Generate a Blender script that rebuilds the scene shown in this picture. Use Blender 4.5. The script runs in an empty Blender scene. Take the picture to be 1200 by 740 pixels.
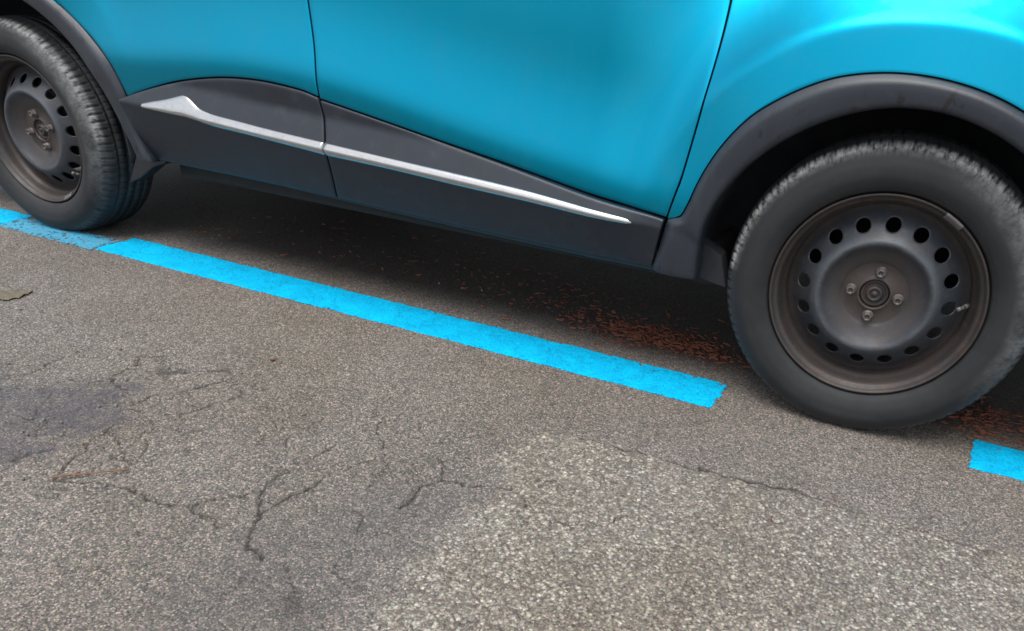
import bpy, bmesh, math, random
import numpy as np
from mathutils import Vector, Matrix

S = bpy.context.scene
COL = S.collection
random.seed(7)
RNG = np.random.default_rng(11)

# ------------------------------------------------------------------ camera
cam_d = bpy.data.cameras.new('camera')
cam = bpy.data.objects.new('camera', cam_d)
COL.objects.link(cam)
right = Vector((0.9177, 0.3904, 0.0741))
up = Vector((-0.2567, 0.4403, 0.8604))
fwd = Vector((-0.3033, 0.8086, -0.5043))
right.normalize(); fwd.normalize()
up = right.cross(fwd); up.normalize(); right = fwd.cross(up)
m = Matrix((right, up, -fwd)).transposed().to_4x4()
m.translation = Vector((-0.00195, -1.64984, 0.845))
cam.matrix_world = m
cam_d.sensor_width = 36
cam_d.lens = 878.35 / 1200 * 36
cam_d.shift_x = -90.06 / 1200
cam_d.shift_y = 128.85 / 1200
cam_d.clip_start = 0.02
cam_d.clip_end = 500
S.camera = cam

# ------------------------------------------------------------------ light
SUN_EL, SUN_AZ = math.radians(70), math.radians(190)      # azimuth clockwise from +Y
w = bpy.data.worlds.new('World'); S.world = w; w.use_nodes = True
nt = w.node_tree; nt.nodes.clear()
sky = nt.nodes.new('ShaderNodeTexSky'); sky.sky_type = 'NISHITA'; sky.sun_disc = False
sky.sun_elevation = SUN_EL; sky.sun_rotation = SUN_AZ
sky.air_density = 1.0; sky.dust_density = 3.0; sky.ozone_density = 1.0
hs = nt.nodes.new('ShaderNodeHueSaturation'); hs.inputs['Saturation'].default_value = 0.42
bg = nt.nodes.new('ShaderNodeBackground'); bg.inputs['Strength'].default_value = 0.12
wo = nt.nodes.new('ShaderNodeOutputWorld')
nt.links.new(sky.outputs[0], hs.inputs['Color'])
tc = nt.nodes.new('ShaderNodeTexCoord'); cn = nt.nodes.new('ShaderNodeTexNoise'); cn.inputs['Scale'].default_value = 2.6; cn.inputs['Detail'].default_value = 7
cr = nt.nodes.new('ShaderNodeValToRGB'); cr.color_ramp.elements[0].position = .38; cr.color_ramp.elements[0].color = (.70, .72, .76, 1); cr.color_ramp.elements[1].position = .62; cr.color_ramp.elements[1].color = (1.25, 1.22, 1.18, 1)
cm = nt.nodes.new('ShaderNodeMix'); cm.data_type = 'RGBA'; cm.blend_type = 'MULTIPLY'; cm.inputs[0].default_value = 1
nt.links.new(tc.outputs['Generated'], cn.inputs['Vector']); nt.links.new(cn.outputs['Fac'], cr.inputs[0])
nt.links.new(hs.outputs[0], cm.inputs[6]); nt.links.new(cr.outputs[0], cm.inputs[7]); nt.links.new(cm.outputs[2], bg.inputs[0])
nt.links.new(bg.outputs[0], wo.inputs[0])
sun_d = bpy.data.lights.new('sun', 'SUN'); sun_d.energy = 1.1; sun_d.angle = math.radians(40)
sun_d.color = (1.0, 0.965, 0.91)
sun = bpy.data.objects.new('sun', sun_d); COL.objects.link(sun)
sd = Vector((math.sin(SUN_AZ) * math.cos(SUN_EL), math.cos(SUN_AZ) * math.cos(SUN_EL), math.sin(SUN_EL)))
sun.rotation_euler = sd.to_track_quat('Z', 'Y').to_euler(); sun.location = (0, -3, 6)
S.view_settings.view_transform = 'Standard'; S.view_settings.look = 'None'
S.view_settings.gamma = 1; S.view_settings.exposure = 1.0
S.view_settings.use_curve_mapping = False
S.cycles.filter_width = 1.6

# ------------------------------------------------------------------ material helpers
class N:
    def __init__(s, name):
        s.m = bpy.data.materials.new(name); s.m.use_nodes = True
        s.t = s.m.node_tree; s.b = s.t.nodes['Principled BSDF']
        s.out = s.t.nodes['Material Output']
    def n(s, typ, **kw):
        x = s.t.nodes.new('ShaderNode' + typ)
        for k, v in kw.items():
            if k in ('inp',):
                for a, b in v.items(): x.inputs[a].default_value = b
            else: setattr(x, k, v)
        return x
    def l(s, a, b): s.t.links.new(a, b)
    def set(s, **kw):
        for k, v in kw.items(): s.b.inputs[k.replace('_', ' ')].default_value = v
    def coord(s): return s.n('TexCoord').outputs['Object']
    def noise(s, scale, detail=4, rough=.55, vec=None, dist=0):
        x = s.n('TexNoise', inp={'Scale': scale, 'Detail': detail, 'Roughness': rough, 'Distortion': dist})
        s.l(vec or s.coord(), x.inputs['Vector']); return x.outputs['Fac']
    def vor(s, scale, feature='F1', vec=None, rnd=1):
        x = s.n('TexVoronoi', feature=feature, inp={'Scale': scale, 'Randomness': rnd})
        s.l(vec or s.coord(), x.inputs['Vector']); return x
    def ramp(s, fac, stops):
        r = s.n('ValToRGB'); e = r.color_ramp.elements
        while len(e) < len(stops): e.new(.5)
        for el, (p, c) in zip(e, stops):
            el.position = p; el.color = (c, c, c, 1) if isinstance(c, (int, float)) else (*c, 1)
        s.l(fac, r.inputs[0]); return r.outputs[0]
    def mix(s, fac, a, b, mode='MIX'):
        x = s.n('Mix', data_type='RGBA', blend_type=mode)
        for i, v in ((0, fac), (6, a), (7, b)):
            if hasattr(v, 'links'): s.l(v, x.inputs[i])
            elif i == 0: x.inputs[0].default_value = v
            else: x.inputs[i].default_value = (v, v, v, 1) if isinstance(v, (int, float)) else (*v, 1)
        return x.outputs[2]
    def math(s, op, a, b=None, clamp=False):
        x = s.n('Math', operation=op, use_clamp=clamp)
        for i, v in ((0, a), (1, b)):
            if v is None: continue
            if hasattr(v, 'links'): s.l(v, x.inputs[i])
            else: x.inputs[i].default_value = v
        return x.outputs[0]
    def bump(s, h, dist, strength=1, prev=None):
        x = s.n('Bump', inp={'Distance': dist, 'Strength': strength}); s.l(h, x.inputs['Height'])
        if prev is not None: s.l(prev, x.inputs['Normal'])
        return x.outputs[0]
    def attr(s, name): return s.n('Attribute', attribute_name=name).outputs['Fac']

def car_paint():
    k = N('blue_metallic_paint')
    c = k.coord()
    fl = k.vor(2600, vec=c)
    col = k.mix(k.ramp(fl.outputs['Color'], [(0, 0), (1, 1)]), (0.0, 0.265, 0.415), (0.0, 0.345, 0.525))
    dirt = k.ramp(k.noise(9, 8, .7), [(.52, 0), (.80, 1)])
    k.l(k.mix(k.math('MULTIPLY', dirt, .10), col, (.10, .24, .30)), k.b.inputs['Base Color'])
    k.set(Metallic=1.0, Roughness=.38, Coat_Weight=.30, Coat_IOR=1.4)
    k.l(k.ramp(k.noise(14, 8, .75), [(.35, .035), (.8, .15)]), k.b.inputs['Coat Roughness'])
    mpp = k.n('Mapping'); mpp.inputs['Scale'].default_value = (42, 42, 2.2); k.l(c, mpp.inputs[0])
    runs = k.ramp(k.noise(1, 7, .75, vec=mpp.outputs[0]), [(.50, 0), (.72, 1)])
    specks = k.ramp(k.vor(85, vec=c).outputs['Distance'], [(.03, 1), (.09, 0)])
    specks = k.math('MULTIPLY', specks, k.ramp(k.noise(11, 3, .6), [(.50, 0), (.62, 1)]))
    pc = k.b.inputs['Base Color'].links[0].from_socket
    pc = k.mix(k.math('MULTIPLY', runs, .09), pc, (.05, .25, .33)); pc = k.mix(k.math('MULTIPLY', specks, .35), pc, (.16, .24, .26))
    k.l(pc, k.b.inputs['Base Color'])
    k.l(k.math('ADD', k.math('MULTIPLY', runs, .06), .36), k.b.inputs['Roughness'])
    orange = k.noise(60, 2, .5)
    b = k.bump(orange, .00035, .5)
    k.l(b, k.b.inputs['Coat Normal'])
    return k.m
def black_inner(name='dark_inner', v=.012):
    k = N(name); k.set(Roughness=.85)
    k.l(k.mix(k.noise(8, 5), (v,) * 3, (v * 1.8, v * 1.7, v * 1.5)), k.b.inputs['Base Color'])
    return k.m
def cladding(name, base, spots, wet=False):
    k = N(name)
    c = k.coord()
    n1 = k.noise(5, 8, .7); n2 = k.noise(70, 4, .7)
    col = k.mix(k.ramp(n1, [(.35, 0), (.75, 1)]), tuple(v * .85 for v in base), tuple(v * 1.15 for v in base))
    dust = k.ramp(k.noise(22, 9, .75), [(.54, 0), (.72, 1)])
    col = k.mix(k.math('MULTIPLY', dust, .14), col, (.15, .145, .14))
    # vertical run marks: stretched noise
    mp = k.n('Mapping'); mp.inputs['Scale'].default_value = (60, 60, 5); k.l(c, mp.inputs[0])
    run = k.ramp(k.noise(1, 6, .7, vec=mp.outputs[0]), [(.56, 0), (.66, 1)])
    col = k.mix(k.math('MULTIPLY', run, .55), col, tuple(v * .45 for v in base))
    sp = k.ramp(k.noise(spots, 3, .6, dist=1.2), [(.665, 0), (.685, 1)])
    col = k.mix(k.math('MULTIPLY', sp, .85), col, (.012, .012, .014))
    if wet:
        m2 = k.n('Mapping'); m2.inputs['Scale'].default_value = (1, 1, .55); k.l(c, m2.inputs[0])
        dr = k.ramp(k.noise(30, 3, .6, vec=m2.outputs[0], dist=.8), [(.625, 0), (.645, 1)])
        col = k.mix(k.math('MULTIPLY', dr, .9), col, (.006, .006, .008))
    k.l(col, k.b.inputs['Base Color'])
    k.l(k.ramp(n1, [(.3, .34), (.8, .47)]), k.b.inputs['Roughness']); k.b.inputs['Specular IOR Level'].default_value = .62
    k.l(k.bump(k.vor(900).outputs['Distance'], .0004, .5), k.b.inputs['Normal'])
    return k.m
def satin_trim():
    k = N('satin_chrome')
    d = k.ramp(k.noise(60, 6, .75), [(.45, 0), (.75, 1)])
    k.l(k.mix(k.math('MULTIPLY', d, .35), (.52, .52, .51), (.24, .24, .24)), k.b.inputs['Base Color'])
    k.set(Metallic=.85)
    k.l(k.ramp(k.noise(30, 6, .7), [(.3, .16), (.8, .30)]), k.b.inputs['Roughness'])
    return k.m
def tyre_mat():
    k = N('worn_rubber')
    c = k.coord()
    sx = k.n('SeparateXYZ'); k.l(c, sx.inputs[0])
    r = k.math('SQRT', k.math('ADD', k.math('POWER', sx.outputs[0], 2), k.math('POWER', sx.outputs[2], 2)))
    yy = sx.outputs[1]
    base = k.mix(k.ramp(k.noise(7, 8, .7), [(.3, 0), (.8, 1)]), (.009, .011, .013), (.018, .021, .024))
    # dried grey dirt along the scuffed shoulder
    band = k.ramp(r, [(.292, 0), (.303, .28), (.3085, 1), (.3150, .9), (.3190, .08)])
    an = k.math('ARCTAN2', sx.outputs[2], sx.outputs[0]); pv = k.n('CombineXYZ'); k.l(k.math('MULTIPLY', an, 34), pv.inputs[0]); k.l(k.math('MULTIPLY', r, 60), pv.inputs[1])
    pol = k.noise(1.0, 7, .75, vec=pv.outputs[0])
    n = k.ramp(pol, [(.38, 0), (.56, 1)])
    big = k.math('MULTIPLY', k.ramp(k.noise(4.5, 3, .6), [(.3, .5), (.55, 1)]), k.ramp(sx.outputs[2], [(-.22, .12), (.02, 1)]))
    yb = k.ramp(yy, [(.012, 1), (.022, .05)])
    f = k.math('MULTIPLY', k.math('MULTIPLY', k.math('MULTIPLY', band, n), big), yb)
    col = k.mix(f, base, (.42, .42, .41))
    side = k.math('MULTIPLY', k.ramp(r, [(.262, 0), (.285, .8), (.305, 1), (.315, .3)]), k.ramp(k.math('ADD', sx.outputs[0], k.math('MULTIPLY', sx.outputs[2], .35)), [(.16, 0), (.27, 1)]))
    side = k.math('MULTIPLY', side, k.math('MULTIPLY', k.ramp(k.noise(16, 8, .75), [(.36, 0), (.62, .7)]), k.ramp(pol, [(.3, .35), (.6, 1)])))
    col = k.mix(side, col, (.24, .25, .25))
    # softer brownish dust rings near the bead
    ring = k.ramp(r, [(.213, .5), (.24, .12), (.27, .2), (.29, .0)])
    col = k.mix(k.math('MULTIPLY', ring, k.ramp(k.noise(12, 7, .7), [(.4, 0), (.8, .5)])), col, (.15, .13, .115))
    k.l(col, k.b.inputs['Base Color']); k.set(Roughness=.72)
    b1 = k.bump(k.noise(260, 3, .7), .0006, .6)
    wv = k.math('SINE', k.math('MULTIPLY', r, 2600))
    k.l(k.bump(wv, .0002, .25, b1), k.b.inputs['Normal'])
    return k.m
def steel_mat(name, a, b_, rust, amt, metal=.25, rgh=(.42, .62), radial=False):
    k = N(name)
    col = k.mix(k.ramp(k.noise(9, 7, .7), [(.3, 0), (.75, 1)]), a, b_)
    ru = k.ramp(k.noise(26, 9, .78), [(.60 - amt * .22, 0), (.80 - amt * .12, 1)])
    col = k.mix(ru, col, rust)
    if radial:
        sx = k.n('SeparateXYZ'); k.l(k.coord(), sx.inputs[0])
        r = k.math('SQRT', k.math('ADD', k.math('POWER', sx.outputs[0], 2), k.math('POWER', sx.outputs[2], 2)))
        wob = k.math('ADD', r, k.math('MULTIPLY', k.math('SUBTRACT', k.noise(30, 5, .7), .5), .03))
        col = k.mix(k.ramp(wob, [(.055, .75), (.075, .5), (.100, .30), (.115, .0), (.165, .0), (.178, .4), (.19, .8)]), col, (.070, .052, .044))
        col = k.mix(k.ramp(wob, [(.108, 0), (.122, .45), (.135, .0)]), col, (.13, .145, .16))
    dust = k.ramp(k.noise(120, 5, .8), [(.55, 0), (.75, 1)])
    col = k.mix(k.math('MULTIPLY', dust, .35), col, (.16, .15, .14))
    k.l(col, k.b.inputs['Base Color']); k.set(Metallic=metal)
    k.l(k.ramp(k.noise(18, 6, .7), [(.3, rgh[0]), (.8, rgh[1])]), k.b.inputs['Roughness'])
    k.l(k.bump(k.noise(190, 5, .7), .0004, .6), k.b.inputs['Normal'])
    return k.m
def simple(name, col, rough=.6, metal=0, var=.25, sc=30):
    k = N(name)
    k.l(k.mix(k.noise(sc, 5), tuple(v * (1 - var) for v in col), tuple(min(1, v * (1 + var)) for v in col)), k.b.inputs['Base Color'])
    k.set(Roughness=rough, Metallic=metal); return k.m

M_PAINT = car_paint()
M_DARK = black_inner()
M_UNDER = black_inner('underbody_black', .014)
M_CLAD = cladding('grey_plastic_cladding', (.008, .013, .022), 24)
M_ARCH = cladding('grey_plastic_arch_trim', (.016, .022, .032), 17, True)
M_SILL = cladding('dark_plastic_sill', (.010, .014, .020), 26)
M_LINER = simple('felt_wheel_liner', (.022, .024, .028), .95, var=.6)
M_CHROME = satin_trim()
M_TYRE = tyre_mat()
M_RIM = steel_mat('rusty_rim_steel', (.050, .043, .040), (.034, .032, .032), (.075, .048, .036), .55)
M_DISC = steel_mat('black_wheel_steel', (.026, .033, .041), (.046, .054, .064), (.066, .050, .044), .45, radial=True)
M_HUB = steel_mat('hub_steel', (.045, .040, .038), (.030, .030, .032), (.10, .062, .045), .5)
M_BOLT = steel_mat('bolt_steel', (.10, .092, .088), (.15, .14, .135), (.10, .065, .05), .5, .4)
M_CLIP = simple('lead_weight', (.15, .145, .14), .55, .4)
M_CAST = simple('cast_iron', (.03, .025, .022), .8, .3)
M_GLASS = N('tinted_glass'); M_GLASS.set(Base_Color=(.01, .013, .014, 1), Roughness=.03, Coat_Weight=.5); M_GLASS = M_GLASS.m
M_LAMP = N('lamp_glass'); M_LAMP.set(Base_Color=(.6, .62, .64, 1), Roughness=.08, Metallic=.3, Coat_Weight=1); M_LAMP = M_LAMP.m
M_RED = N('red_lamp_plastic'); M_RED.set(Base_Color=(.35, .01, .012, 1), Roughness=.12, Coat_Weight=1); M_RED = M_RED.m

# ------------------------------------------------------------------ mesh helpers
def link(name, me, mat=None, parent=None, loc=None):
    o = bpy.data.objects.new(name, me); COL.objects.link(o)
    if mat is not None and me is not None: me.materials.append(mat)
    if parent is not None: o.parent = parent
    if loc is not None: o.location = loc
    return o
def mesh_from(name, V, F, smooth=True):
    me = bpy.data.meshes.new(name); me.from_pydata([tuple(map(float, v)) for v in V], [], [tuple(map(int, f)) for f in F])
    me.validate(); 
    bm = bmesh.new(); bm.from_mesh(me); bmesh.ops.remove_doubles(bm, verts=bm.verts, dist=1e-5)
    bmesh.ops.recalc_face_normals(bm, faces=bm.faces); bm.to_mesh(me); bm.free()
    if smooth: me.polygons.foreach_set('use_smooth', [True] * len(me.polygons))
    return me
def tag(o, label=None, cat=None, group=None, kind=None):
    if label: o['label'] = label
    if cat: o['category'] = cat
    if group: o['group'] = group
    if kind: o['kind'] = kind
    return o
def bevel(o, wd, seg=2, ang=35):
    b = o.modifiers.new('bevel', 'BEVEL'); b.width = wd; b.segments = seg; b.limit_method = 'ANGLE'; b.angle_limit = math.radians(ang)
    b.harden_normals = False
    return o
def wn(o):
    o.modifiers.new('wn', 'WEIGHTED_NORMAL').keep_sharp = True; return o

# ------------------------------------------------------------------ body side surface
WB = 2.606; ZC = .314; YC = .857
def sstep(a, b, x):
    t = np.clip((x - a) / (b - a), 0, 1); return t * t * (3 - 2 * t)
_h = np.linspace(-.6, .9, 1501)
_s = (.04 * (1 - sstep(-.012, .016, _h)) - .24 * sstep(-.03, .06, _h) * (1 - .80 * sstep(.05, .27, _h))
      + .0 * sstep(.16, .26, _h) * (1 - sstep(.34, .44, _h)) - .22 * sstep(.38, .5, _h))
_o = np.concatenate([[0], np.cumsum((_s[1:] + _s[:-1]) * .5 * (_h[1] - _h[0]))]); _o -= np.interp(0, _h, _o)
def zs(x):
    return np.interp(x, [-3.4, -2.5, -2.1, -1.85, -1.6, -1.3, -1.0, -.7, -.45, 0, 1], [.57, .565, .56, .585, .60, .575, .518, .468, .435, .42, .42])
def zs_s(x):
    return sum(zs(x + d) for d in (-.15, -.1, -.05, 0, .05, .1, .15)) / 7
def flare(r, rc, sl):
    d = r - rc; w_ = .012
    e = np.clip(np.where(d > w_, d, np.where(d < -w_, 0, (d + w_) ** 2 / (4 * w_))), 0, None)
    return -(sl * .30 * (1 - np.exp(-e / .30)))
def outw(x, z):
    x = np.asarray(x, float); z = np.asarray(z, float)
    od = .028 + np.interp(z - zs_s(x), _h, _o)
    r = np.hypot(x, z - ZC)
    rc = np.interp(x, [-.45, -.24, -.05, .3], [.552, .538, .526, .52])
    of = .034 - .22 * (r - .45) + flare(r, rc, .80)
    w_ = sstep(-.66, -.27, x)
    rr = np.hypot(x + WB, z - ZC)
    orr = .030 + flare(rr, .60 + 0 * rr, .35)
    wr = 1 - sstep(-2.45, -2.0, x)
    o = od * (1 - w_) * (1 - wr) + of * w_ + orr * wr
    return o - .9 * np.clip(x - .42, 0, None) ** 2.2 - .9 * np.clip(-WB - .30 - x, 0, None) ** 2.2
def zchr(x):
    return np.interp(x, [-2.1, -1.9, -1.75, -1.6, -1.4, -1.2, -1, -.8, -.63, -.55, -.4], [.468, .461, .455, .446, .4365, .4285, .4205, .411, .400, .3935, .388])
def mould(x, z):
    d = z - zchr(x)
    a = np.where(d > 0, .034 - .43 * d, .034 + .34 * d)
    return np.where(d > 0, np.maximum(a, .003), a) * (1 - sstep(-.60, -.49, x) * .55)

def crv(pts, n, smooth=True):
    """resample a 2D polyline by arc length, Catmull-Rom smoothed"""
    P = np.array(pts, float)
    if smooth and len(P) > 2:
        Q = np.vstack([2 * P[0] - P[1], P, 2 * P[-1] - P[-2]]); out = []
        for i in range(1, len(Q) - 2):
            t = np.linspace(0, 1, 16, endpoint=False)[:, None]
            a, b, c, d = Q[i - 1], Q[i], Q[i + 1], Q[i + 2]
            out.append(.5 * ((2 * b) + (-a + c) * t + (2 * a - 5 * b + 4 * c - d) * t ** 2 + (-a + 3 * b - 3 * c + d) * t ** 3))
        P = np.vstack(out + [P[-1:]])
    s = np.concatenate([[0], np.cumsum(np.hypot(*np.diff(P, axis=0).T))]); t = np.linspace(0, s[-1], n)
    return np.stack([np.interp(t, s, P[:, 0]), np.interp(t, s, P[:, 1])], 1)
def coons(bot, top, lef, rig, nu, nv, sm=(1, 1, 1, 1)):
    c0, c1 = crv(bot, nu, sm[0]), crv(top, nu, sm[1]); d0, d1 = crv(lef, nv, sm[2]), crv(rig, nv, sm[3])
    u = np.linspace(0, 1, nu)[:, None, None]; v = np.linspace(0, 1, nv)[None, :, None]
    L = (1 - v) * c0[:, None] + v * c1[:, None] + (1 - u) * d0[None] + u * d1[None]
    B = (1 - u) * (1 - v) * c0[0] + u * (1 - v) * c0[-1] + (1 - u) * v * c1[0] + u * v * c1[-1]
    return L - B
def ruled(A, B, nv):
    v = np.linspace(0, 1, nv)[None, :, None]
    return A[:, None] * (1 - v) + B[:, None] * v
def panel(name, G, off, thick, mat, parent, side=0, bev=.0015, drop=None):
    """G: nu x nv x 2 grid of (x, z); off(x,z): outward offset of the outer face (metres beyond the car's side)"""
    nu, nv = G.shape[:2]
    x, z = G[..., 0], G[..., 1]
    oo = off(x, z)
    sg = 1 if side == 0 else -1
    def Y(o): return (-o) if side == 0 else (2 * YC + o)
    V = np.concatenate([np.stack([x, Y(oo), z], -1).reshape(-1, 3), np.stack([x, Y(oo - thick), z], -1).reshape(-1, 3)])
    F = []; K = nu * nv
    for i in range(nu - 1):
        for j in range(nv - 1):
            a = i * nv + j; q = (a, a + nv, a + nv + 1, a + 1)
            F.append(q); F.append(tuple(K + k for k in reversed(q)))
    ring = [i * nv for i in range(nu)] + [(nu - 1) * nv + j for j in range(1, nv)] + [i * nv + nv - 1 for i in range(nu - 2, -1, -1)] + [j for j in range(nv - 2, 0, -1)]
    for a, b in zip(ring, ring[1:] + ring[:1]): F.append((a, K + a, K + b, b))
    me = mesh_from(name, V, F)
    o = link(name, me, mat, parent)
    if bev: bevel(o, bev, 2, 40)
    return o

# ------------------------------------------------------------------ measured outlines (metres: x along the car, z up)
SEAM1 = [(-.489, .298), (-.469, .409), (-.455, .471), (-.446, .515), (-.424, .691), (-.419, .842), (-.432, .99)]
SEAM2 = [(-1.400, .305), (-1.385, .40), (-1.385, .452), (-1.407, .55), (-1.418, .65), (-1.441, .766), (-1.48, .99)]
MUP_F = [(-1.407, .552), (-1.257, .530), (-1.062, .500), (-.873, .472), (-.693, .443), (-.581, .427), (-.469, .415)]
MUP_R = [(-2.098, .478), (-2.002, .509), (-1.883, .542), (-1.736, .567), (-1.6, .575), (-1.473, .568), (-1.407, .556)]
def along(c, z): 
    P = crv(c, 200); return float(np.interp(z, P[:, 1], P[:, 0]))
def sub(c, z0, z1, dx=0, n=20):
    return [(along(c, z) + dx, z) for z in np.linspace(z0, z1, n)]
FO_A = [-8, 0, 20, 50, 68, 76, 85, 94, 104, 113, 123, 134, 145, 155, 163, 166.2, 168.2]
FO_R = [.44, .435, .43, .425, .426, .428, .431, .436, .443, .45, .453, .458, .454, .448, .4425, .449, .4745]
FI_A = [-8, 0, 30, 61, 75, 86, 96, 103, 115, 127, 140, 149, 156, 163, 170, 176, 182]
FI_R = [.385, .382, .378, .375, .377, .380, .381, .381, .380, .381, .385, .389, .391, .392, .388, .384, .382]
RO_A = [-1.5, .3, 5.5, 13.2, 18.3, 28.2, 36, 44.8, 52.3, 70, 90, 120, 150, 180, 188]
RO_R = [.55, .54, .521, .52, .531, .530, .513, .497, .488, .475, .465, .46, .46, .465, .47]
RI_A = [-1.6, 1.3, 7.1, 12, 19.2, 28.6, 41.6, 54, 64.6, 90, 120, 150, 180, 188]
RI_R = [.494, .489, .476, .466, .456, .445, .431, .422, .417, .405, .395, .388, .385, .39]
def sm_r(A, R, t):
    t = np.asarray(t, float)
    return sum(np.interp(t + d, A, R) for d in (-2.5, -1.2, 0, 1.2, 2.5)) / 5

# ------------------------------------------------------------------ the car
car = bpy.data.objects.new('parked_car', None); COL.objects.link(car)
tag(car, 'bright blue metallic parked car with grey cladding and bare steel wheels', 'car')

def build_side(side):
    nm = lambda s: s
    # front door
    fd = panel('front_door', coons(MUP_F, [(-1.478, .99), (-.434, .99)], sub(SEAM2, .552, .99, .0022), sub(SEAM1, .415, .99, -.0022), 80, 60, (1, 0, 1, 1)),
               outw, .018, M_PAINT, car, side)
    fc = panel('lower_cladding', coons([(-1.3965, .302), (-1.2, .299), (-1.0, .296), (-.8, .295), (-.62, .294), (-.4915, .296)],
                                       [(a, b - .004) for a, b in MUP_F[:-1]] + [(-.4715, .410)],
                                       sub(SEAM2, .302, .548, .0025), sub(SEAM1, .296, .410, -.0025), 90, 24),
               lambda x, z: outw(x, z) + mould(x, z), .022, M_CLAD, fd, side, .003)
    CU_F = [(-1.3835, .453), (-1.185, .4435), (-.988, .435), (-.803, .425), (-.628, .409), (-.555, .401), (-.537, .391)]
    CL_F = [(-1.3835, .418), (-1.184, .413), (-.987, .4035), (-.801, .3975), (-.64, .390), (-.560, .3885), (-.537, .390)]
    def chrome(CU, CL, n, sm=True):
        A, B = crv(CL, n, sm), crv(CU, n, sm)
        G = ruled(A, B, 9)
        prof = np.array([-.0040, .0012, .0028, .0035, .0037, .0035, .0030, .0018, -.0030])
        wdt = np.hypot(*(B - A).T); sc = np.clip(wdt / .028, .05, 1.0)
        P = .004 * np.clip(wdt / .02, .2, 1)[:, None] + prof[None] * sc[:, None]
        return G, (lambda x, z: outw(x, z) + mould(x, z) + P - .003)
    G, f = chrome(CU_F, CL_F, 90)
    panel('chrome_strip', G, f, .016, M_CHROME, fd, side, 0)
    # rear door
    left_edge = [(-2.098, .478), (-2.118, .525), (-2.139, .564), (-2.191, .616), (-2.255, .663), (-2.306, .702), (-2.36, .745), (-2.41, .82), (-2.44, .99)]
    left_edge = [(a + .005, b + .001) for a, b in left_edge]
    rd = panel('rear_door', coons([(left_edge[0])] + MUP_R[1:-1] + [(-1.4095, .556)], [(-2.436, .99), (-1.482, .99)], left_edge, sub(SEAM2, .556, .99, -.0022), 70, 60, (1, 0, 1, 1)),
               outw, .018, M_PAINT, car, side)
    rc_ = panel('lower_cladding', coons([(-2.070, .304), (-1.9, .304), (-1.7, .304), (-1.55, .302), (-1.402, .302)],
                                        [(-2.093, .473)] + [(a, b - .004) for a, b in MUP_R[1:-1]] + [(-1.4095, .552)],
                                        [(-2.070, .304), (-2.083, .350), (-2.090, .40), (-2.093, .44), (-2.093, .473)], sub(SEAM2, .302, .552, -.0025), 80, 26),
                lambda x, z: outw(x, z) + mould(x, z), .022, M_CLAD, rd, side, .003)
    CU_R = [(-2.006, .472), (-1.97, .482), (-1.92, .494), (-1.872, .5085), (-1.857, .510), (-1.842, .506), (-1.805, .486), (-1.775, .4785), (-1.739, .474), (-1.65, .468), (-1.561, .462), (-1.3885, .4535)]
    CL_R = [(-2.006, .4625), (-1.995, .4595), (-1.92, .456), (-1.832, .452), (-1.75, .441), (-1.65, .436), (-1.474, .4245), (-1.3885, .4185)]
    n = 110
    B = crv(CU_R, n); A = crv(CL_R, 400)
    tA = np.interp(B[:, 0], A[:, 0], A[:, 1]); A2 = np.stack([B[:, 0], tA], 1); A2[0] = CL_R[0]
    G = ruled(A2, B, 9)
    prof = np.array([-.0040, .0012, .0028, .0035, .0037, .0035, .0030, .0018, -.0030])
    wdt = np.hypot(*(B - A2).T); P = .004 + prof[None] * np.clip(wdt / .028, .1, 1.0)[:, None]
    panel('chrome_strip', G, lambda x, z: outw(x, z) + mould(x, z) + P - .003, .016, M_CHROME, rd, side, 0)
    # sill below the doors
    sx = np.linspace(-2.075, -.395, 90)
    zb = np.interp(sx, [-2.075, -2.0, -1.8, -1.6, -1.42, -1.2, -1.0, -.8, -.62, -.486, -.39], [.300, .297, .297, .296, .292, .287, .283, .281, .279, .281, .284])
    G = ruled(np.stack([sx, zb], 1), np.stack([sx, zb + .05], 1), 6)
    panel('side_sill', G, lambda x, z: outw(x, z) + mould(x, .300) - .014 - .35 * np.clip(.292 - z, 0, None), .14, M_SILL, car, side, .004)
    # front arch trim with its foot
    th = np.concatenate([np.linspace(-8, 160, 110), np.linspace(161, 168.2, 14)])
    ro = sm_r(FO_A, FO_R, th); ro[th > 164] = np.interp(th[th > 164], FO_A, FO_R)
    Oc = np.stack([ro * np.cos(np.radians(th)), ZC + ro * np.sin(np.radians(th))], 1)
    seam = np.array(sub(SEAM1, .402, .288, .0025, 8))
    Oc = np.vstack([Oc, seam])
    thi = np.concatenate([np.linspace(-8, 164, 110), np.linspace(165, 172, 14), np.linspace(173.5, 183.8, 8)])
    ri = sm_r(FI_A, FI_R, thi)
    Ic = np.stack([ri * np.cos(np.radians(thi)), ZC + ri * np.sin(np.radians(thi))], 1)
    v = np.array([0, .04, .08, .14, .22, .35, .5, .70, .79, .88, .94, 1.0])
    G = Ic[:, None] * (1 - v)[None, :, None] + Oc[:, None] * v[None, :, None]
    lip = np.array([-.006, .002, .006, .0085, .0095, .0102, .0110, .0112, .0102, .0058, .0015, -.0025])
    panel('arch_trim', G, lambda x, z: outw(x, z) * 0 + outw(*(np.broadcast_to(G[:, 8:9, k], x.shape) for k in (0, 1))) + lip[None], .028, M_ARCH, car, side, .001)
    # front fender
    th = np.unique(np.concatenate([np.linspace(-4, 168.0, 150), [123.0]]))
    P1 = crv(SEAM1, 300)
    def ray_out(t, poly):
        # polar crossing of a polyline by interpolation over the angle
        a = np.degrees(np.arctan2(poly[:, 1] - ZC, poly[:, 0])); r = np.hypot(poly[:, 0], poly[:, 1] - ZC)
        i = np.argsort(a); return np.interp(t, a[i], r[i])
    ca, sa = np.cos(np.radians(th)), np.sin(np.radians(th))
    r1 = ray_out(th, P1 + np.array([.0022, 0]))
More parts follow.
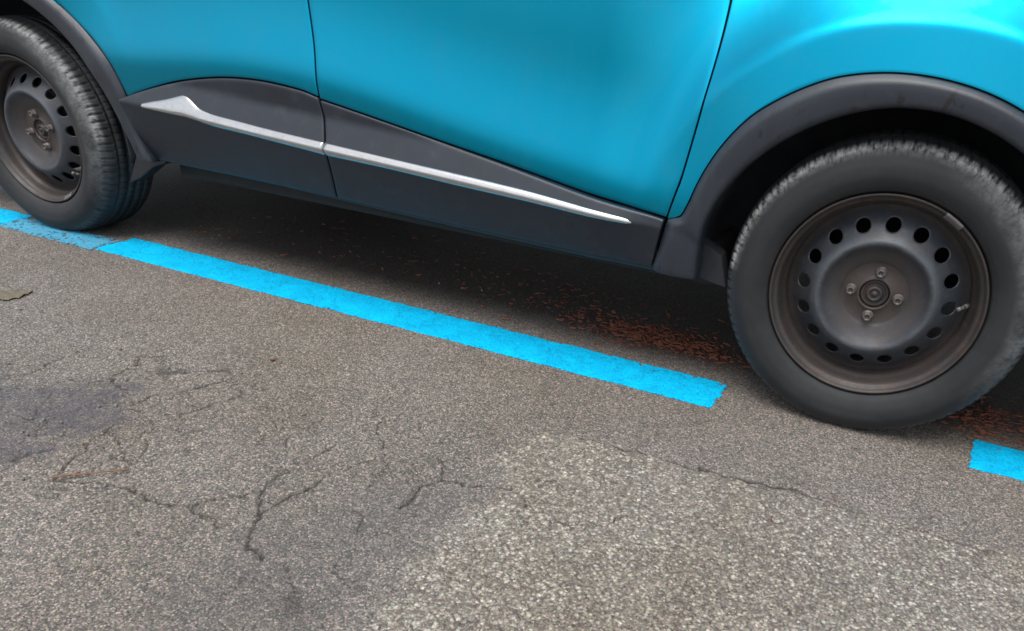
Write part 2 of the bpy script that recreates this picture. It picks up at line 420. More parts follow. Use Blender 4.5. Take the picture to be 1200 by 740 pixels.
    rt = np.where(sa > .05, (.99 - ZC) / np.maximum(sa, .05), 99); rr_ = np.where(ca > .05, .452 / np.maximum(ca, .05), 99)
    amin = np.degrees(np.arctan2(.99 - ZC, -.432))
    ro2 = np.where(th > amin, r1, np.minimum(rt, rr_))
    ri2 = sm_r(FO_A, FO_R, th) + .0032; ri2[th > 164] = np.interp(th[th > 164], FO_A, FO_R) + .0032
    ri2 = np.minimum(ri2, ro2 - .0015)
    A = np.stack([ri2 * ca, ZC + ri2 * sa], 1); B = np.stack([ro2 * ca, ZC + ro2 * sa], 1)
    panel('front_fender', ruled(A, B, 44), outw, .016, M_PAINT, car, side)
    # rear arch trim
    th = np.linspace(-1.5, 188, 150); ro = sm_r(RO_A, RO_R, th); ri = sm_r(RI_A, RI_R, th)
    ca, sa = np.cos(np.radians(th)), np.sin(np.radians(th))
    Oc = np.stack([-WB + ro * ca, ZC + ro * sa], 1); Ic = np.stack([-WB + ri * ca, ZC + ri * sa], 1)
    G2 = Ic[:, None] * (1 - v)[None, :, None] + Oc[:, None] * v[None, :, None]
    panel('arch_trim', G2, lambda x, z: outw(*(np.broadcast_to(G2[:, 8:9, k], x.shape) for k in (0, 1))) + lip[None], .028, M_ARCH, car, side, .001)
    # rear quarter panel
    LE = crv([(a - .006, b) for a, b in left_edge], 300)
    a_le = np.degrees(np.arctan2(LE[:, 1] - ZC, LE[:, 0] + WB)); r_le = np.hypot(LE[:, 0] + WB, LE[:, 1] - ZC); i = np.argsort(a_le)
    atop = a_le.max()
    th = np.unique(np.concatenate([np.linspace(50, 184, 120), [atop]])); ca, sa = np.cos(np.radians(th)), np.sin(np.radians(th))
    rl = np.interp(th, a_le[i], r_le[i]); rt = np.where(sa > .05, (.99 - ZC) / np.maximum(sa, .05), 99); rb = np.where(ca < -.05, .482 / np.maximum(-ca, .05), 99)
    ro2 = np.where(th < atop, rl, np.minimum(rt, rb)); ri2 = np.minimum(sm_r(RO_A, RO_R, th) + .0032, ro2 - .002)
    panel('rear_quarter_panel', ruled(np.stack([-WB + ri2 * ca, ZC + ri2 * sa], 1), np.stack([-WB + ro2 * ca, ZC + ro2 * sa], 1), 36), outw, .016, M_PAINT, car, side)
    # dark rubber backing behind the arch trims
    for A_, Rr, cx in ((FO_A, FO_R, 0), (RO_A, RO_R, -WB)):
        tt = np.linspace(-3 if cx == 0 else 5, 166 if cx == 0 else 184, 90); rb_ = sm_r(A_, Rr, tt)
        cb, sb = np.cos(np.radians(tt)), np.sin(np.radians(tt))
        panel('trim_backing', ruled(np.stack([cx + (rb_ - .03) * cb, ZC + (rb_ - .03) * sb], 1), np.stack([cx + (rb_ + .02) * cb, ZC + (rb_ + .02) * sb], 1), 6), lambda x, z: outw(x, z) - .019, .006, M_DARK, car, side, 0)
    # inner structure behind the gaps
    sg = (lambda o: -o) if side == 0 else (lambda o: 2 * YC + o)
    G = coons([(-2.03, .31), (-.50, .31)], [(-2.47, .98), (-.30, .98)], [(-2.03, .31), (-2.07, .5), (-2.3, .75), (-2.47, .98)], [(-.50, .31), (-.48, .42), (-.43, .65), (-.30, .98)], 40, 24, (0, 0, 1, 1))
    panel('door_jamb', G, lambda x, z: outw(x, z) - .024, .05, M_DARK, car, side, 0)
    # wheel liners
    for cx, rad, a0, a1 in ((0, .405, -6, 186), (-WB, .43, -4, 186)):
        V = []; F = []; n = 60; ys = [.006, .05, .12, .20, .28]
        for k in range(n):
            a = math.radians(a0 + (a1 - a0) * k / (n - 1))
            for j, y in enumerate(ys):
                rr = rad - .004 * math.sin(k * .9) * (j > 0) - .02 * (j == 4)
                V.append((cx + rr * math.cos(a), sg(-y), ZC + rr * math.sin(a)))
            V.append((cx + .02 * math.cos(a), sg(-.285), ZC + .02 * math.sin(a)))
        for k in range(n - 1):
            for j in range(5): q = k * 6 + j; F.append((q, q + 1, q + 7, q + 6))
        o = link('wheel_liner', mesh_from('wheel_liner', V, F), M_LINER, car)
        so = o.modifiers.new('s', 'SOLIDIFY'); so.thickness = .004
    # small mud flap behind the rear wheel arch foot and liner end at the front
    def plate(name, pts, y0, y1, mat):
        n = len(pts); V = [(a, sg(-y0), b) for a, b in pts] + [(a, sg(-y1), b) for a, b in pts]
        F = [tuple(range(n)), tuple(range(2 * n - 1, n - 1, -1))] + [(i, (i + 1) % n, n + (i + 1) % n, n + i) for i in range(n)]
        o = link(name, mesh_from(name, V, F, False), mat, car); bevel(o, .003, 2); return o
    plate('mud_flap', [(-2.150, .330), (-2.168, .290), (-2.218, .211), (-2.167, .233), (-2.101, .276), (-2.045, .296), (-2.05, .335)], .012, .06, M_SILL)
    plate('mud_flap', [(-.40, .36), (-.345, .335), (-.322, .262), (-.36, .268), (-.43, .281), (-.43, .33)], .03, .08, M_LINER)

build_side(0); build_side(1)

# underbody
def box(bm, x0, x1, y0, y1, z0, z1):
    vs = [bm.verts.new(p) for p in ((x0, y0, z0), (x1, y0, z0), (x1, y1, z0), (x0, y1, z0), (x0, y0, z1), (x1, y0, z1), (x1, y1, z1), (x0, y1, z1))]
    for f in ((0, 3, 2, 1), (4, 5, 6, 7), (0, 1, 5, 4), (1, 2, 6, 5), (2, 3, 7, 6), (3, 0, 4, 7)): bm.faces.new([vs[i] for i in f])
def bmobj(name, bm, mat, parent, smooth=False):
    me = bpy.data.meshes.new(name); bm.to_mesh(me); bm.free()
    if smooth: me.polygons.foreach_set('use_smooth', [True] * len(me.polygons))
    return link(name, me, mat, parent)
bm = bmesh.new()
box(bm, -2.10, -.36, .10, 2 * YC - .10, .235, .34)
box(bm, -.40, .70, .32, 2 * YC - .32, .24, .60)
box(bm, -3.1, -2.06, .32, 2 * YC - .32, .26, .60)
box(bm, -2.6, 0, .75, .95, .20, .236)
o = bmobj('underbody', bm, M_UNDER, car); bevel(o, .015)
def tube_bm(bm, p0, p1, r, seg=20):
    p0, p1 = Vector(p0), Vector(p1); d = (p1 - p0); q = d.to_track_quat('Z', 'Y')
    a = [];b = []
    for i in range(seg):
        t = 2 * math.pi * i / seg; v = q @ Vector((r * math.cos(t), r * math.sin(t), 0))
        a.append(bm.verts.new(p0 + v)); b.append(bm.verts.new(p1 + v))
    for i in range(seg): bm.faces.new((a[i], a[(i + 1) % seg], b[(i + 1) % seg], b[i]))
    bm.faces.new(a[::-1]); bm.faces.new(b)
for nm_, cx in (('axle_beam', -WB), ('axle_beam', 0)):
    bm = bmesh.new(); tube_bm(bm, (cx, .16, ZC), (cx, 2 * YC - .16, ZC), .035); bmobj(nm_, bm, M_CAST, car, True)
bm = bmesh.new(); tube_bm(bm, (-3.0, .50, .25), (-3.32, .50, .24), .03); tube_bm(bm, (-2.9, .75, .26), (-2.9, 1.2, .26), .09)
bmobj('exhaust', bm, M_CAST, car, True)

# bumpers
def bumper(name, x0, x1, zlo, mat_lo, rear=False):
    zl = [zlo, zlo + .05, .34, .45, .55, .62, .72, .82, .90, .95, .992]
    def half(zv): return YC + float(outw(x0, max(zv, .45)))
    V = []; F = []; n = 48
    for zv in zl:
        b = 1 - .06 * ((zv - .5) / .4) ** 2 - (.22 if (zv > .9 and not rear) else 0) * ((zv - .9) / .09 if zv > .9 else 0)
        for k in range(n + 1):
            ph = -math.pi / 2 + math.pi * k / n
            cx = abs(math.cos(ph)) ** .62; sy = math.copysign(abs(math.sin(ph)) ** .55, math.sin(ph))
            V.append((x0 + (x1 - x0) * cx * b, YC + half(zv) * sy, zv))
    for i in range(len(zl) - 1):
        for k in range(n): q = i * (n + 1) + k; F.append((q, q + 1, q + n + 2, q + n + 1))
    me = mesh_from(name, V, F); o = link(name, me, M_PAINT, car); me.materials.append(mat_lo)
    for p in me.polygons:
        if p.center.z < .47: p.material_index = 1
    so = o.modifiers.new('s', 'SOLIDIFY'); so.thickness = .012; return o
bumper('front_bumper', .456, .85, .22, M_CLAD)
bumper('rear_bumper', -3.092, -3.35, .26, M_CLAD, True)

# upper body: bonnet, cabin and roof lofted over the length
ST = [(-3.335, .99, 1.02, .70), (-3.30, .99, 1.12, .68), (-3.22, .99, 1.30, .66), (-3.08, .99, 1.48, .63), (-2.9, .99, 1.535, .61), (-2.4, .99, 1.56, .60), (-1.8, .99, 1.566, .60), (-1.2, .99, 1.55, .60),
      (-.85, .99, 1.50, .61), (-.60, .99, 1.36, .64), (-.35, .99, 1.20, .68), (-.15, .99, 1.09, .74), (0.0, .99, 1.06, .79), (.25, .985, 1.05, .80), (.5, .98, 1.03, .78), (.68, .975, 1.0, .72), (.74, .97, .985, .66)]
V = []; F = []; R_ = 20
for x, zb, zt, wt in ST:
    wb = YC + float(outw(x, .985))
    if x < -3.2: wb = .76
    if x > .55: wb = .80
    half = []
    for k in range(R_ // 2 + 1):
        t = k / (R_ // 2)
        if t < .5: s_ = t / .5; y = wb + (wt - wb) * s_ ** 1.3; z = zb + (zt - .04 * min(1, (zt - zb) / .3) - zb) * s_
        else: s_ = (t - .5) / .5; y = wt * (1 - s_); z = zt - .04 * min(1, (zt - zb) / .3) * (1 - s_) ** 2.2
        half.append((y, z))
    ring = [(x, YC - y, z) for y, z in half] + [(x, YC + y, z) for y, z in half[::-1][1:]]
    V += ring
nr = len(ring)
for i in range(len(ST) - 1):
    for k in range(nr - 1): q = i * nr + k; F.append((q, q + 1, q + nr + 1, q + nr))
UB = mesh_from('roof', V, F); o = link('roof', UB, M_PAINT, car); so = o.modifiers.new('s', 'SOLIDIFY'); so.thickness = .02
ss = o.modifiers.new('ss', 'SUBSURF'); ss.levels = 1; ss.render_levels = 1
def sect(x, s_):
    xs = [a[0] for a in ST]; wb = YC + float(outw(x, .985)); zt = np.interp(x, xs, [a[2] for a in ST]); wt = np.interp(x, xs, [a[3] for a in ST])
    return wb + (wt - wb) * s_ ** 1.3, .99 + (zt - .04 - .99) * s_
for side in (0, 1):
    for xs_ in (((-1.50, .0), (-.50, .0), (-.85, .86), (-1.52, .90)), ((-2.50, .0), (-1.58, .0), (-1.60, .90), (-2.55, .86))):
        V = []; F = []; n = 14
        for i in range(n):
            for j in range(8):
                u = i / (n - 1); v_ = j / 7
                x = (1 - u) * ((1 - v_) * xs_[0][0] + v_ * xs_[3][0]) + u * ((1 - v_) * xs_[1][0] + v_ * xs_[2][0])
                s_ = .06 + .82 * v_
                y, z = sect(x, s_); yo = y + .006
                V.append((x, YC - yo if side == 0 else YC + yo, z + .004))
        for i in range(n - 1):
            for j in range(7): q = i * 8 + j; F.append((q, q + 1, q + 9, q + 8))
        o = link('side_window', mesh_from('side_window', V, F), M_GLASS, car); so = o.modifiers.new('s', 'SOLIDIFY'); so.thickness = .006; so.offset = 0
for nm_, xa, xb in (('windscreen', -.82, -.24), ('rear_window', -3.07, -3.28)):
    V = []; F = []
    xs = [a[0] for a in ST]
    for i in range(10):
        x = xa + (xb - xa) * i / 9; zt = float(np.interp(x, xs, [a[2] for a in ST])); wt = float(np.interp(x, xs, [a[3] for a in ST]))
        for j in range(17):
            u = -1 + 2 * j / 16; V.append((x, YC + wt * .9 * u, zt - .04 * abs(u * .9) ** 2.2 + .014))
    for i in range(9):
        for j in range(16): q = i * 17 + j; F.append((q, q + 1, q + 18, q + 17))
    o = link(nm_, mesh_from(nm_, V, F), M_GLASS, car); so = o.modifiers.new('s', 'SOLIDIFY'); so.thickness = .006; so.offset = 0
def ell(name, c, s, mat, sub_=2):
    bm = bmesh.new(); bmesh.ops.create_uvsphere(bm, u_segments=24, v_segments=14, radius=1)
    for v_ in bm.verts:
        p = v_.co; v_.co = Vector([c[i] + s[i] * math.copysign(abs(p[i]) ** .7, p[i]) for i in range(3)])
    return bmobj(name, bm, mat, car, True)
for sy in (-1, 1):
    ell('headlight', (.66, YC + sy * .66, .80), (.13, .14, .07), M_LAMP)
    ell('tail_light', (-3.24, YC + sy * .68, .92), (.08, .13, .07), M_RED)
    for hx in (-1.30, -2.25):
        ell('door_handle', (hx, YC + sy * (YC + float(outw(hx, .93)) + .012), .935), (.085, .013, .014), M_PAINT)

# ------------------------------------------------------------------ wheels (axle along y, outer rim lip at y = 0)
def lathe(prof, n=128, close=False):
    V = [(r * math.cos(2 * math.pi * k / n), y, r * math.sin(2 * math.pi * k / n)) for k in range(n) for r, y in prof]
    m_ = len(prof); F = []
    for k in range(n):
        for j in range(m_ - 1): a = k * m_ + j; b = ((k + 1) % n) * m_ + j; F.append((a, a + 1, b + 1, b))
    return V, F
def tyre_mesh():
    prof = [(.209, .016), (.2215, .014), (.2232, .006), (.2250, .000), (.2275, -.0038), (.2310, -.0062), (.2340, -.0092), (.243, -.0140), (.252, -.0172), (.2545, -.0184), (.2570, -.0184), (.266, -.0192), (.276, -.0183),
            (.2785, -.0186), (.281, -.0174), (.289, -.0140), (.296, -.0105), (.302, -.0065), (.3065, -.002), (.3095, .001), (.3115, .004), (.3135, .008), (.3165, .013), (.3195, .019), (.3218, .026), (.3234, .034), (.324, .0385)]
    body_ = crv([(.2340, -.0092), (.243, -.0140), (.254, -.0180), (.266, -.0192), (.278, -.0184), (.289, -.0144), (.298, -.0090), (.3040, -.0045), (.3065, -.002)], 26)
    prof = prof[:6] + [tuple(map(float, q)) for q in body_] + prof[prof.index((.3095, .001)):]
    half = prof
    for g in (.045, .078):
        half += [(.3252, g - .004), (.3185, g - .003), (.3185, g + .003), (.3256, g + .004)] if g != .045 else [(.3244, .0415), (.318, .0425), (.318, .0485), (.3248, .0495), (.3254, .062)]
    full = half + [(r, .185 - y) for r, y in reversed(half)]
    m_ = len(full); nb = 92; per = 8; n = nb * per
    V = []
    for k in range(n):
        a = 2 * math.pi * k / n; ph = k % per
        for r, y in full:
            yy = min(y, .185 - y); rr = r
            if .3065 < r < .3236 and yy < .036 and yy > -.003 and ph in (0, 1):
                rr -= .0048 * min(1, max(0, (r - .3065) / .006))
            elif .3236 <= r and yy >= .049 and ph in (3,):
                rr -= .003
            x, z = rr * math.cos(a), rr * math.sin(a); y2 = y
            lo = -ZC
            if z < lo + .05:
                t = max(0, (lo + .05 - z) / .062)
                y2 = y + (-.006 if y < .09 else .006) * t * (1 if rr < .317 else .3)
            if z < lo + .0005: z = lo + .0005
            V.append((x, y2, z))
    F = []
    for k in range(n):
        for j in range(m_ - 1): a = k * m_ + j; b = ((k + 1) % n) * m_ + j; F.append((a, a + 1, b + 1, b))
    me = mesh_from('tyre', V, F); return me
def spin_attr(me):
    pass
TYRE = tyre_mesh()
# rim barrel
V, F = lathe([(.2125, .0125), (.2165, .0100), (.2195, .0060), (.2205, .0020), (.2195, -.0010), (.2170, -.0012), (.2145, .0015), (.2125, .0070), (.2100, .0100), (.2060, .0120), (.2035, .0155), (.2010, .024), (.1990, .034), (.1965, .040), (.1930, .044), (.1905, .052), (.1895, .066), (.1895, .17), (.215, .175)], 160)
RIM = mesh_from('rim', V, F)
# disc: hat, bowl and a band with sixteen round holes
NH = 16
def band_pt(s):   # s 0 (outer) .. 1 (inner): radius, depth
    P = [(0, .1893, .066), (.08, .1800, .0620), (.2, .171, .0540), (.5, .1510, .0350), (.8, .133, .0195), (.92, .1275, .0150), (1, .1240, .0125)]
    return np.interp(s, [p[0] for p in P], [p[1] for p in P]), np.interp(s, [p[0] for p in P], [p[2] for p in P])
V = []; F = []
KR = 48; RG = 6
for h in range(NH):
    base = len(V); a0 = 2 * math.pi * h / NH; da = math.pi / NH
    for g in range(RG + 3):
        for k in range(KR):
            t = 2 * math.pi * k / KR; c_, s_ = math.cos(t), math.sin(t)
            # circle in (arc, slant) space and the square border
            ru, rv = .0150 / .151 / da, .0150 / .0700
            mx = max(abs(c_), abs(s_)); bx, by = c_ / mx, s_ / mx
            gg = max(g - 2, 0) / RG
            k_ = 1 if g >= 2 else (1 - .0 * (2 - g))
            ux = ru * c_ * k_ * (1 - gg) + bx * gg; vy = 2 * rv * s_ * k_ * (1 - gg) * 1.0 + by * gg
            s = .5 + .5 * vy
            r, y = band_pt(s); a = a0 + ux * da
            if g < 2: y += (.005, .0012)[g]; 
            if g < 2: r += (.0, .0)[g]
            V.append((r * math.cos(a), y, r * math.sin(a)))
    for g in range(RG + 2):
        for k in range(KR):
            a = base + g * KR + k; b = base + g * KR + (k + 1) % KR
            F.append((a, b, b + KR, a + KR))
nn = 256
bowl = [(.1250, .0140), (.1240, .0125), (.1205, .0103), (.1165, .0100), (.1125, .0118), (.1080, .0160), (.1020, .0220), (.0940, .0275), (.0850, .0320), (.0770, .0355), (.0715, .0380), (.0695, .0395), (.0670, .0405), (.0400, .0405), (.0365, .0380), (.0335, .0365), (.0318, .0375), (.0310, .045)]
v2, f2 = lathe(bowl, nn); off_ = len(V); V += v2; F += [tuple(i + off_ for i in f) for f in f2]
DISC = mesh_from('wheel_disc', V, F)
# hub nut in the centre bore
V, F = lathe([(.0305, .075), (.0300, .046), (.0285, .0435), (.0245, .0430), (.0230, .0460), (.0190, .0465), (.0180, .0400), (.0150, .0360), (.0120, .0350), (.0110, .0385), (.0065, .0385), (.0050, .0350), (.0001, .0345)], 64)
HUBN = mesh_from('hub_nut', V, F)
# lug bolt: hexagonal flared head with hollow
V = []; F = []
prof = [(.0125, .0405), (.0125, .0375), (.0112, .0355), (.0098, .0350), (.0096, .0265), (.0085, .0245), (.0048, .0245), (.0046, .0300), (.0001, .0300)]
for k in range(48):
    a = 2 * math.pi * k / 48
    for j, (r, y) in enumerate(prof):
        q = 1.0
        if j in (3, 4, 5): q = .93 / math.cos(((a + math.pi / 6) % (math.pi / 3)) - math.pi / 6)
        V.append((r * q * math.cos(a), y, r * q * math.sin(a)))
for k in range(48):
    for j in range(len(prof) - 1): a = k * len(prof) + j; b = ((k + 1) % 48) * len(prof) + j; F.append((a, a + 1, b + 1, b))
BOLT = mesh_from('lug_bolt', V, F)
# valve stem: tapered rubber with a cap, pointing outward and a little to the axle
bm = bmesh.new(); tube_bm(bm, (.189, .054, 0), (.181, .040, 0), .0052, 16); tube_bm(bm, (.182, .041, 0), (.172, .024, 0), .0040, 16); tube_bm(bm, (.173, .0255, 0), (.168, .017, 0), .0046, 16)
me = bpy.data.meshes.new('valve_stem'); bm.to_mesh(me); bm.free(); me.polygons.foreach_set('use_smooth', [True] * len(me.polygons)); VALVE = me
# clip-on balance weight on the flange
V = []; F = []
sec = [(.2060, .0100), (.2070, .0045), (.2120, .0005), (.2160, -.0040), (.2195, -.0042), (.2215, -.0010), (.2180, -.0018), (.2140, .0010), (.2110, .0080)]
for k in range(13):
    a = math.radians(-5.5 + 11 * k / 12); e = 1 if 0 < k < 12 else .9
    for r, y in sec: V.append((r * math.cos(a), y * e + .002 * (1 - e) * 0, r * math.sin(a)))
L_ = len(sec)
for k in range(12):
    for j in range(L_): a = k * L_ + j; b = k * L_ + (j + 1) % L_; F.append((a, b, b + L_, a + L_))
F += [tuple(range(L_)), tuple(range(12 * L_, 13 * L_))]
WEIGHT = mesh_from('balance_weight', V, F)
V, F = lathe([(.02, .070), (.12, .070), (.125, .066), (.1275, .066), (.1275, .10), (.02, .10)], 96); BRAKE = mesh_from('brake_disc', V, F)
V, F = lathe([(.001, .052), (.05, .052), (.055, .060), (.06, .070), (.04, .070)], 48); HUBB = mesh_from('hub_flange', V, F)
for me, mt in ((TYRE, M_TYRE), (RIM, M_RIM), (DISC, M_DISC), (HUBN, M_HUB), (BOLT, M_BOLT), (VALVE, M_CLIP), (WEIGHT, M_CLIP), (BRAKE, M_CAST), (HUBB, M_CAST)): me.materials.append(mt)
def sub_obj(name, me, parent, spin, loc=(0, 0, 0)):
    o = bpy.data.objects.new(name, me); COL.objects.link(o); o.parent = parent
    a = math.radians(spin); o.rotation_euler = (0, -a, 0)
    o.location = loc; return o
def wheel(x, y, rz, spin, bolt, valve, weight):
    e = bpy.data.objects.new('wheel', None); COL.objects.link(e); e.parent = car; e.location = (x, y, ZC); e.rotation_euler = (0, 0, rz)
    sub_obj('tyre', TYRE, e, 0)
    r = sub_obj('rim', RIM, e, spin); sub_obj('wheel_disc', DISC, e, spin)
    sub_obj('hub_nut', HUBN, e, spin); sub_obj('brake_disc', BRAKE, e, 0); sub_obj('hub_flange', HUBB, e, 0)
    for k in range(4):
        a = math.radians(bolt + 90 * k); sub_obj('lug_bolt', BOLT, e, random.uniform(0, 60), (.05 * math.cos(a), 0, .05 * math.sin(a)))
    sub_obj('valve_stem', VALVE, e, valve); sub_obj('balance_weight', WEIGHT, e, weight)
    return e
wheel(0, 0, 0, 90, 88, 3, 60)
wheel(-WB, 0, 0, 96, 103, -42, -62)
wheel(0, 2 * YC, math.pi, 20, 40, 100, 10)
wheel(-WB, 2 * YC, math.pi, 30, 70, 200, 130)

# ------------------------------------------------------------------ ground
def hash2(ix, iy, seed):
    h = (ix.astype(np.int64) * 374761393 + iy.astype(np.int64) * 668265263 + seed * 144665) & 0xffffffff
    h = ((h ^ (h >> 13)) * 1274126177) & 0xffffffff
    return ((h ^ (h >> 16)) & 0xffffff) / float(0xffffff)
def vnoise(x, y, sc, seed=0, octv=1):
    out = 0; amp = 1; tot = 0
    for o_ in range(octv):
        X = x * sc; Y = y * sc; ix = np.floor(X); iy = np.floor(Y); fx = X - ix; fy = Y - iy
        fx = fx * fx * (3 - 2 * fx); fy = fy * fy * (3 - 2 * fy)
        a = hash2(ix, iy, seed + o_); b = hash2(ix + 1, iy, seed + o_); c = hash2(ix, iy + 1, seed + o_); d = hash2(ix + 1, iy + 1, seed + o_)
        out = out + amp * ((a * (1 - fx) + b * fx) * (1 - fy) + (c * (1 - fx) + d * fx) * fy); tot += amp; amp *= .5; sc *= 2.03
    return out / tot
CRACKS = [(.0030, [(-1.731, -0.77), (-1.709, -0.72), (-1.718, -0.657), (-1.718, -0.572), (-1.7, -0.475)]), (.004, [(-1.528, -0.666), (-1.545, -0.634), (-1.551, -0.578), (-1.587, -0.532)]), (.0065, [(-1.281, -0.974), (-1.316, -0.91), (-1.338, -0.853), (-1.355, -0.787), (-1.398, -0.718), (-1.403, -0.678), (-1.396, -0.653), (-1.349, -0.598), (-1.323, -0.512)]), (.005, [(-1.276, -0.734), (-1.279, -0.689), (-1.273, -0.656), (-1.251, -0.598), (-1.234, -0.515)]), (.006, [(-1.417, -0.978), (-1.397, -0.937), (-1.375, -0.891), (-1.338, -0.853)]), (.004, [(-1.331, -0.817), (-1.281, -0.841), (-1.238, -0.866), (-1.211, -0.851), (-1.259, -0.797)]), (.0045, [(-1.281, -0.974), (-1.224, -0.942), (-1.154, -0.929), (-1.102, -0.934), (-1.051, -0.928), (-1.012, -0.916), (-1.006, -0.885), (-0.97, -0.853), (-0.944, -0.821), (-0.957, -0.802), (-0.94, -0.737), (-0.932, -0.62)]), (.0045, [(-1.012, -0.916), (-0.965, -0.924), (-0.924, -0.94)]), (.0055, [(-0.807, -0.965), (-0.844, -0.954), (-0.874, -0.92), (-0.897, -0.871), (-0.89, -0.843), (-0.879, -0.794), (-0.877, -0.73), (-0.871, -0.688)]), (.0035, [(-1.461, -0.666), (-1.493, -0.664), (-1.528, -0.666), (-1.606, -0.693)]), (.005, [(-1.016, -0.679), (-1.027, -0.653)]), (.0035, [(-0.944, -0.821), (-0.921, -0.851), (-0.897, -0.871)]), (.006, [(-0.696, -0.747), (-0.693, -0.709), (-0.698, -0.673), (-0.674, -0.627), (-0.63, -0.622), (-0.582, -0.599), (-0.546, -0.595), (-0.529, -0.557), (-0.491, -0.525)]), (.0045, [(-0.674, -0.627), (-0.703, -0.587), (-0.729, -0.559)]), (.004, [(-0.546, -0.595), (-0.519, -0.612), (-0.495, -0.637)]), (.003, [(-0.928, -0.478), (-0.896, -0.545), (-0.848, -0.581), (-0.822, -0.611)]), (.003, [(-0.859, -0.703), (-0.847, -0.655), (-0.835, -0.626)]), (.004, [(-0.73, -0.649), (-0.711, -0.642)]), (.0075, [(-0.51, -.352), (-0.459, -0.349), (-0.419, -0.35), (-0.382, -0.342), (-0.32, -0.341), (-0.276, -0.343)]), (.003, [(-0.716, -0.853), (-0.743, -0.79), (-0.774, -0.79)]), (.004, [(-0.434, -0.645), (-0.391, -0.633), (-0.346, -0.609), (-0.321, -0.566)]), (.0075, [(-0.276, -.343), (-0.239, -0.343), (-0.196, -0.338), (-0.153, -0.333)]), (.0095, [(-0.153, -.333), (-0.111, -0.326), (-0.083, -0.327), (-0.049, -0.317)]), (.0045, [(-0.049, -0.317), (.03, -.328), (.1, -.335)]), (.005, [(.13, -.34), (.20, -.338), (.27, -.345), (.40, -.338), (.62, -.345)]), (.004, [(-0.087, -0.644), (-0.065, -0.639), (-0.042, -0.633)]), (.004, [(0.033, -0.637), (0.056, -0.635)])]
def poly_dist(px, py, pts):
    d = np.full(px.shape, 9.0)
    for (ax, ay), (bx, by) in zip(pts, pts[1:]):
        vx, vy = bx - ax, by - ay; L = vx * vx + vy * vy + 1e-12
        t = np.clip(((px - ax) * vx + (py - ay) * vy) / L, 0, 1)
        d = np.minimum(d, np.hypot(px - ax - t * vx, py - ay - t * vy))
    return d
def inside(px, py, poly):
    r = np.zeros(px.shape, bool); n = len(poly)
    for i in range(n):
        (x1, y1), (x2, y2) = poly[i], poly[(i + 1) % n]
        c = ((y1 > py) != (y2 > py)); xi = (x2 - x1) * (py - y1) / (y2 - y1 + 1e-12) + x1
        r ^= c & (px < xi)
    return r
def sdf(px, py, poly):
    d = poly_dist(px, py, list(poly) + [poly[0]]); return np.where(inside(px, py, poly), -d, d)
PATCH = [(-.50, -1.5), (-0.561, -1.016), (-0.581, -0.902), (-0.593, -0.812), (-0.565, -0.687), (-0.57, -0.58), (-0.622, -0.504), (-0.583, -0.384), (-0.471, -0.34), (-0.344, -0.365), (-0.219, -0.349), (-0.064, -0.332), (0.104, -0.337), (0.274, -0.347), (0.377, -0.333), (2.5, -.36), (2.5, -1.5)]
DARKP = [(-1.95, -.86), (-1.726, -0.773), (-1.627, -0.728), (-1.546, -0.688), (-1.472, -0.653), (-1.421, -0.705), (-1.375, -0.763), (-1.388, -0.811), (-1.412, -0.883), (-1.37, -0.93), (-1.413, -0.981), (-1.5, -1.1), (-1.7, -1.15), (-1.95, -1.1)]
DARK2 = [(-.90, -1.12), (-.86, -.90), (-.76, -.72), (-.66, -.62), (-.60, -.66), (-.62, -.82), (-.60, -1.0), (-.62, -1.2)]
def steps(lo, hi, h): return list(np.arange(lo, hi - h * .5, h))
fine = .0031
gx = [-60, -30, -15, -8, -5, -4, -3.6, -3.4] + steps(-3.2, -2.2, .008) + steps(-2.2, .75, fine) + [.75, .80, .9, 1.1, 1.5, 2.2, 4, 8, 15, 30, 60]
gy = [-60, -30, -15, -8, -4, -2.5, -1.8, -1.45] + steps(-1.36, .16, fine) + steps(.16, .9, .009) + [.9, .95, 1.1, 1.4, 2, 3, 5, 10, 20, 40, 60]
gx = np.array(gx); gy = np.array(gy)
X, Y = np.meshgrid(gx, gy, indexing='ij')
near = sstep(-3.3, -3.0, X) * (1 - sstep(.72, .8, X)) * sstep(-1.45, -1.36, Y) * (1 - sstep(.85, .9, Y))
wob = .022 * (vnoise(X, Y, 26, 3, 3) - .5) * 2 + .010 * (vnoise(X, Y, 90, 5, 2) - .5) * 2
ps = sdf(X, Y, PATCH)
coarse = 1 - sstep(-.009, .010, ps + wob * 1.5)
ds = sdf(X, Y, DARKP); dark = (1 - sstep(-.04, .04, ds + wob * 3.2)) * (.25 + 1.0 * vnoise(X, Y, 34, 8, 4))
dark2 = (1 - sstep(-.05, .05, sdf(X, Y, DARK2) + wob * 2)) * .8
jx = .013 * (vnoise(X, Y, 42, 21, 5) - .5) * 2; jy = .013 * (vnoise(X, Y, 42, 22, 5) - .5) * 2
crack = np.zeros_like(X)
sel = (X > -2) & (X < .72) & (Y > -1.1) & (Y < -.2)
xs_, ys_ = X[sel] + jx[sel], Y[sel] + jy[sel]; cc = np.zeros(xs_.shape)
brk = vnoise(xs_, ys_, 38, 31, 2)
for wd, pts in CRACKS:
    d = poly_dist(xs_, ys_, pts); ww = wd * .78 * (.5 + .75 * brk)
    cc = np.maximum(cc, (1 - sstep(.35, 1.0, d / ww)) * np.maximum(sstep(.27, .40, brk), .9 * (abs(pts[0][1] + .34) < .03)))
crack[sel] = cc
